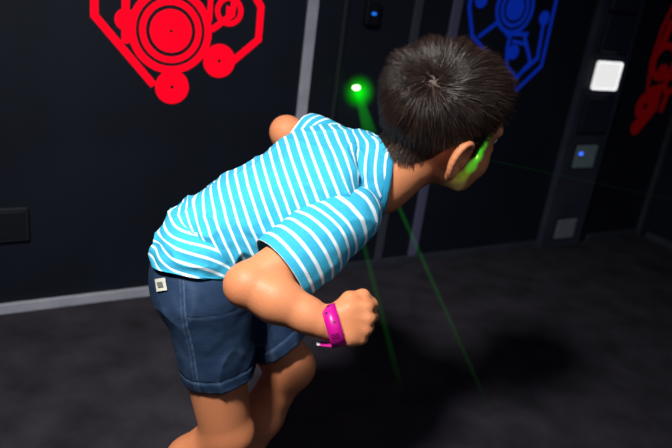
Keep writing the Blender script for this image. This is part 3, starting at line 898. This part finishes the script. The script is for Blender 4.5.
def mark(t, x, st=True, r=.0026):
    c0 = wc + aa * (WA + .0016) * math.cos(t) + bb * (WB + .0016) * math.sin(t) + ax_ * x
    nrm = unit(aa * math.cos(t) / WA + bb * math.sin(t) / WB); tg = np.cross(nrm, ax_)
    bm = bmesh.new(); vs = []
    for k in range(10):
        rr = r if k % 2 == 0 else r * (.5 if st else .9); a = math.pi * k / 5
        vs.append(bm.verts.new(c0 + ax_ * rr * math.cos(a) + tg * rr * math.sin(a)))
    bm.faces.new(vs)
    return bm_obj('star_print' if st else 'print', bm, ink, wb)
def txt(t, x, w_, hgt):
    c0 = lambda tt: wc + aa * (WA + .0016) * math.cos(tt) + bb * (WB + .0016) * math.sin(tt)
    bm = bmesh.new()
    for k in range(3):
        a = t + k * .10
        v = [bm.verts.new(c0(a) + ax_ * (x - w_)), bm.verts.new(c0(a) + ax_ * (x + w_)), bm.verts.new(c0(a + .04) + ax_ * (x + w_)), bm.verts.new(c0(a + .04) + ax_ * (x - w_))]
        bm.faces.new(v)
    return bm_obj('print', bm, ink, wb)
sgn = 1 if aa[2] > 0 else -1
mark(math.acos(.62) if sgn > 0 else math.pi - math.acos(.62), -.0045); mark(math.acos(.12) if sgn > 0 else math.pi - math.acos(.12), .003)
mark(math.acos(.9) if sgn > 0 else math.pi - math.acos(.9), .0)
tt0 = math.acos(-.38) if sgn > 0 else math.pi - math.acos(-.38)
txt(tt0, -.001, .005, 0)
# pale clasp and loose end under the wrist
cl = P(319.5, 343.5, .862)
bm = bmesh.new(); add_box(bm, (0, 0, 0), (.008, .003, .005), .0012)
Mx = Matrix(((ax_[0], vw[0], aa[0]), (ax_[1], vw[1], aa[1]), (ax_[2], vw[2], aa[2]))).to_4x4()
bm.transform(Matrix.Translation(cl) @ Mx)
bm_obj('clasp', bm, mat('clasp_white', srgb(225, 225, 228), .3, .5), wb, True)
bm = bmesh.new(); p0 = cl; p1 = wc - aa * WA * sgn * .98 
tv = unit(p1 - p0) * (np.linalg.norm(p1 - p0) / 2); mc = (p0 + p1) / 2
vs = [bm.verts.new(mc + s1 * tv + s2 * vw * .0012 + s3 * unit(np.cross(tv, vw)) * .003) for s1 in (-1, 1) for s2 in (-1, 1) for s3 in (-1, 1)]
bmesh.ops.convex_hull(bm, input=bm.verts)
bm_obj('loose_end', bm, bandm, wb)

# --- shoes, just below the frame, standing on the carpet
shoem = mat('shoe_canvas', srgb(40, 42, 50), .8, .2, bump=.2, bump_scale=400); solem = mat('shoe_sole', srgb(190, 190, 190), .6, .3)
for an, yaw, pitch in ((anR, .25, -.55), (anL, .35, -.15)):
    fwd = np.array([math.cos(yaw), math.sin(yaw), 0]); up = np.array([0, 0, 1.])
    toe = np.array([an[0], an[1], 0]) + fwd * (.10 if pitch > -.3 else .075) + up * .026
    heel_z = max(.03, an[2] - .055)
    heel = np.array([an[0], an[1], 0]) - fwd * .03 + up * heel_z
    ball = lerp(heel, toe, .62); ball[2] = .028 + (heel_z - .03) * .12
    f = Field(np.minimum(heel, toe) - .06, np.maximum(heel, np.maximum(toe, an)) + .07, .0028)
    f.limb(heel + up * .012, ball + up * .006, .030, .031, 0.01, flat=np.cross(up, fwd), fs=1.05)
    f.limb(ball + up * .003, toe, .030, .023, .015, flat=np.cross(up, fwd), fs=1.3)
    f.limb(an - up * .0, heel + fwd * .02 + up * .02, .031, .033, .02)
    f.cut(an + up * .012, up)
    f.cut(np.array([0, 0, .004]), -up)
    V, Q = f.mesh(); V = smooth_mesh(V, Q, 3)
    sh_ = mesh_obj('shoe', V, Q, shoem, boy)
    f = Field(np.minimum(heel, toe) - .07, np.maximum(heel, toe) + .07, .0028)
    f.chain([heel - up * (.010), ball - up * .012, toe - up * .014], [.034, .036, .029], .012, flat=up, fs=.28)
    f.cut(np.array([0, 0, .001]), -up)
    V, Q = f.mesh(); V = smooth_mesh(V, Q, 2)
    mesh_obj('sole', V, Q, solem, sh_)

# --- laser light on the boy's cheek, coming from a device on the right
src = P(740, 214, .60)
bb_ = BVHTree.FromPolygons([Vector(v) for v in headV], [tuple(map(int, q_)) for q_ in headQ])
def onface(x, y):
    h_ = bb_.ray_cast(Vector((0, 0, H)), Vector(unit(ray(x, y))))
    return np.array(h_[0]) if h_[0] else P(x, y, .97)

for x, y, pw_, dg, rd in [(487, 137, 5, 2.6, .0), (483, 147, 12, 3.2, .0), (478, 156, 18, 3.6, .0), (472, 166, 12, 3.8, .03), (463, 176, 5, 3.6, .2), (455, 186, 3, 4.2, .4), (477, 157, 26, .8, .5)]:
    spot('laser_light', src, onface(x, y), pw_, dg, (rd, 1, .03 if rd < .4 else .5), .002, 1.)
beam('laser_beam', P(489, 160, .96), src, .0014, .0014, .9, GREEN, 'faint thin green laser beam reaching the boy\'s cheek from the right', .5)
# ------------------------------------------------------------------ lights
def area(name, loc, target, power, size, col=(1, 1, 1), spread=3.14159):
    l = bpy.data.lights.new(name, 'AREA'); l.energy = power; l.size = size; l.color = col
    o = bpy.data.objects.new(name, l); C.objects.link(o)
    z = Vector(unit(np.array(loc, float) - np.array(target, float)))
    o.matrix_world = Matrix.Translation(loc) @ z.to_track_quat('Z', 'Y').to_matrix().to_4x4()
    l.spread = spread
    return o
area('flash', (-.5, .05, 1.95), (-.25, .95, .6), 12.2, .2, (1, .97, .93), 1.5)
area('floor_fill', (1.3, 1.7, 2.45), (.9, 1.6, 0), .7, .9, (.55, .65, 1))  # added bluish fill without a real source, lifts the dark shadow on the floor
area('fill', (.6, .1, 1.5), (.1, 1, .6), 2.2, .5, (.8, .85, 1))
w = bpy.data.worlds.new('world'); S.world = w; w.use_nodes = True
w.node_tree.nodes['Background'].inputs['Color'].default_value = (.25, .32, .55, 1)
w.node_tree.nodes['Background'].inputs['Strength'].default_value = .13
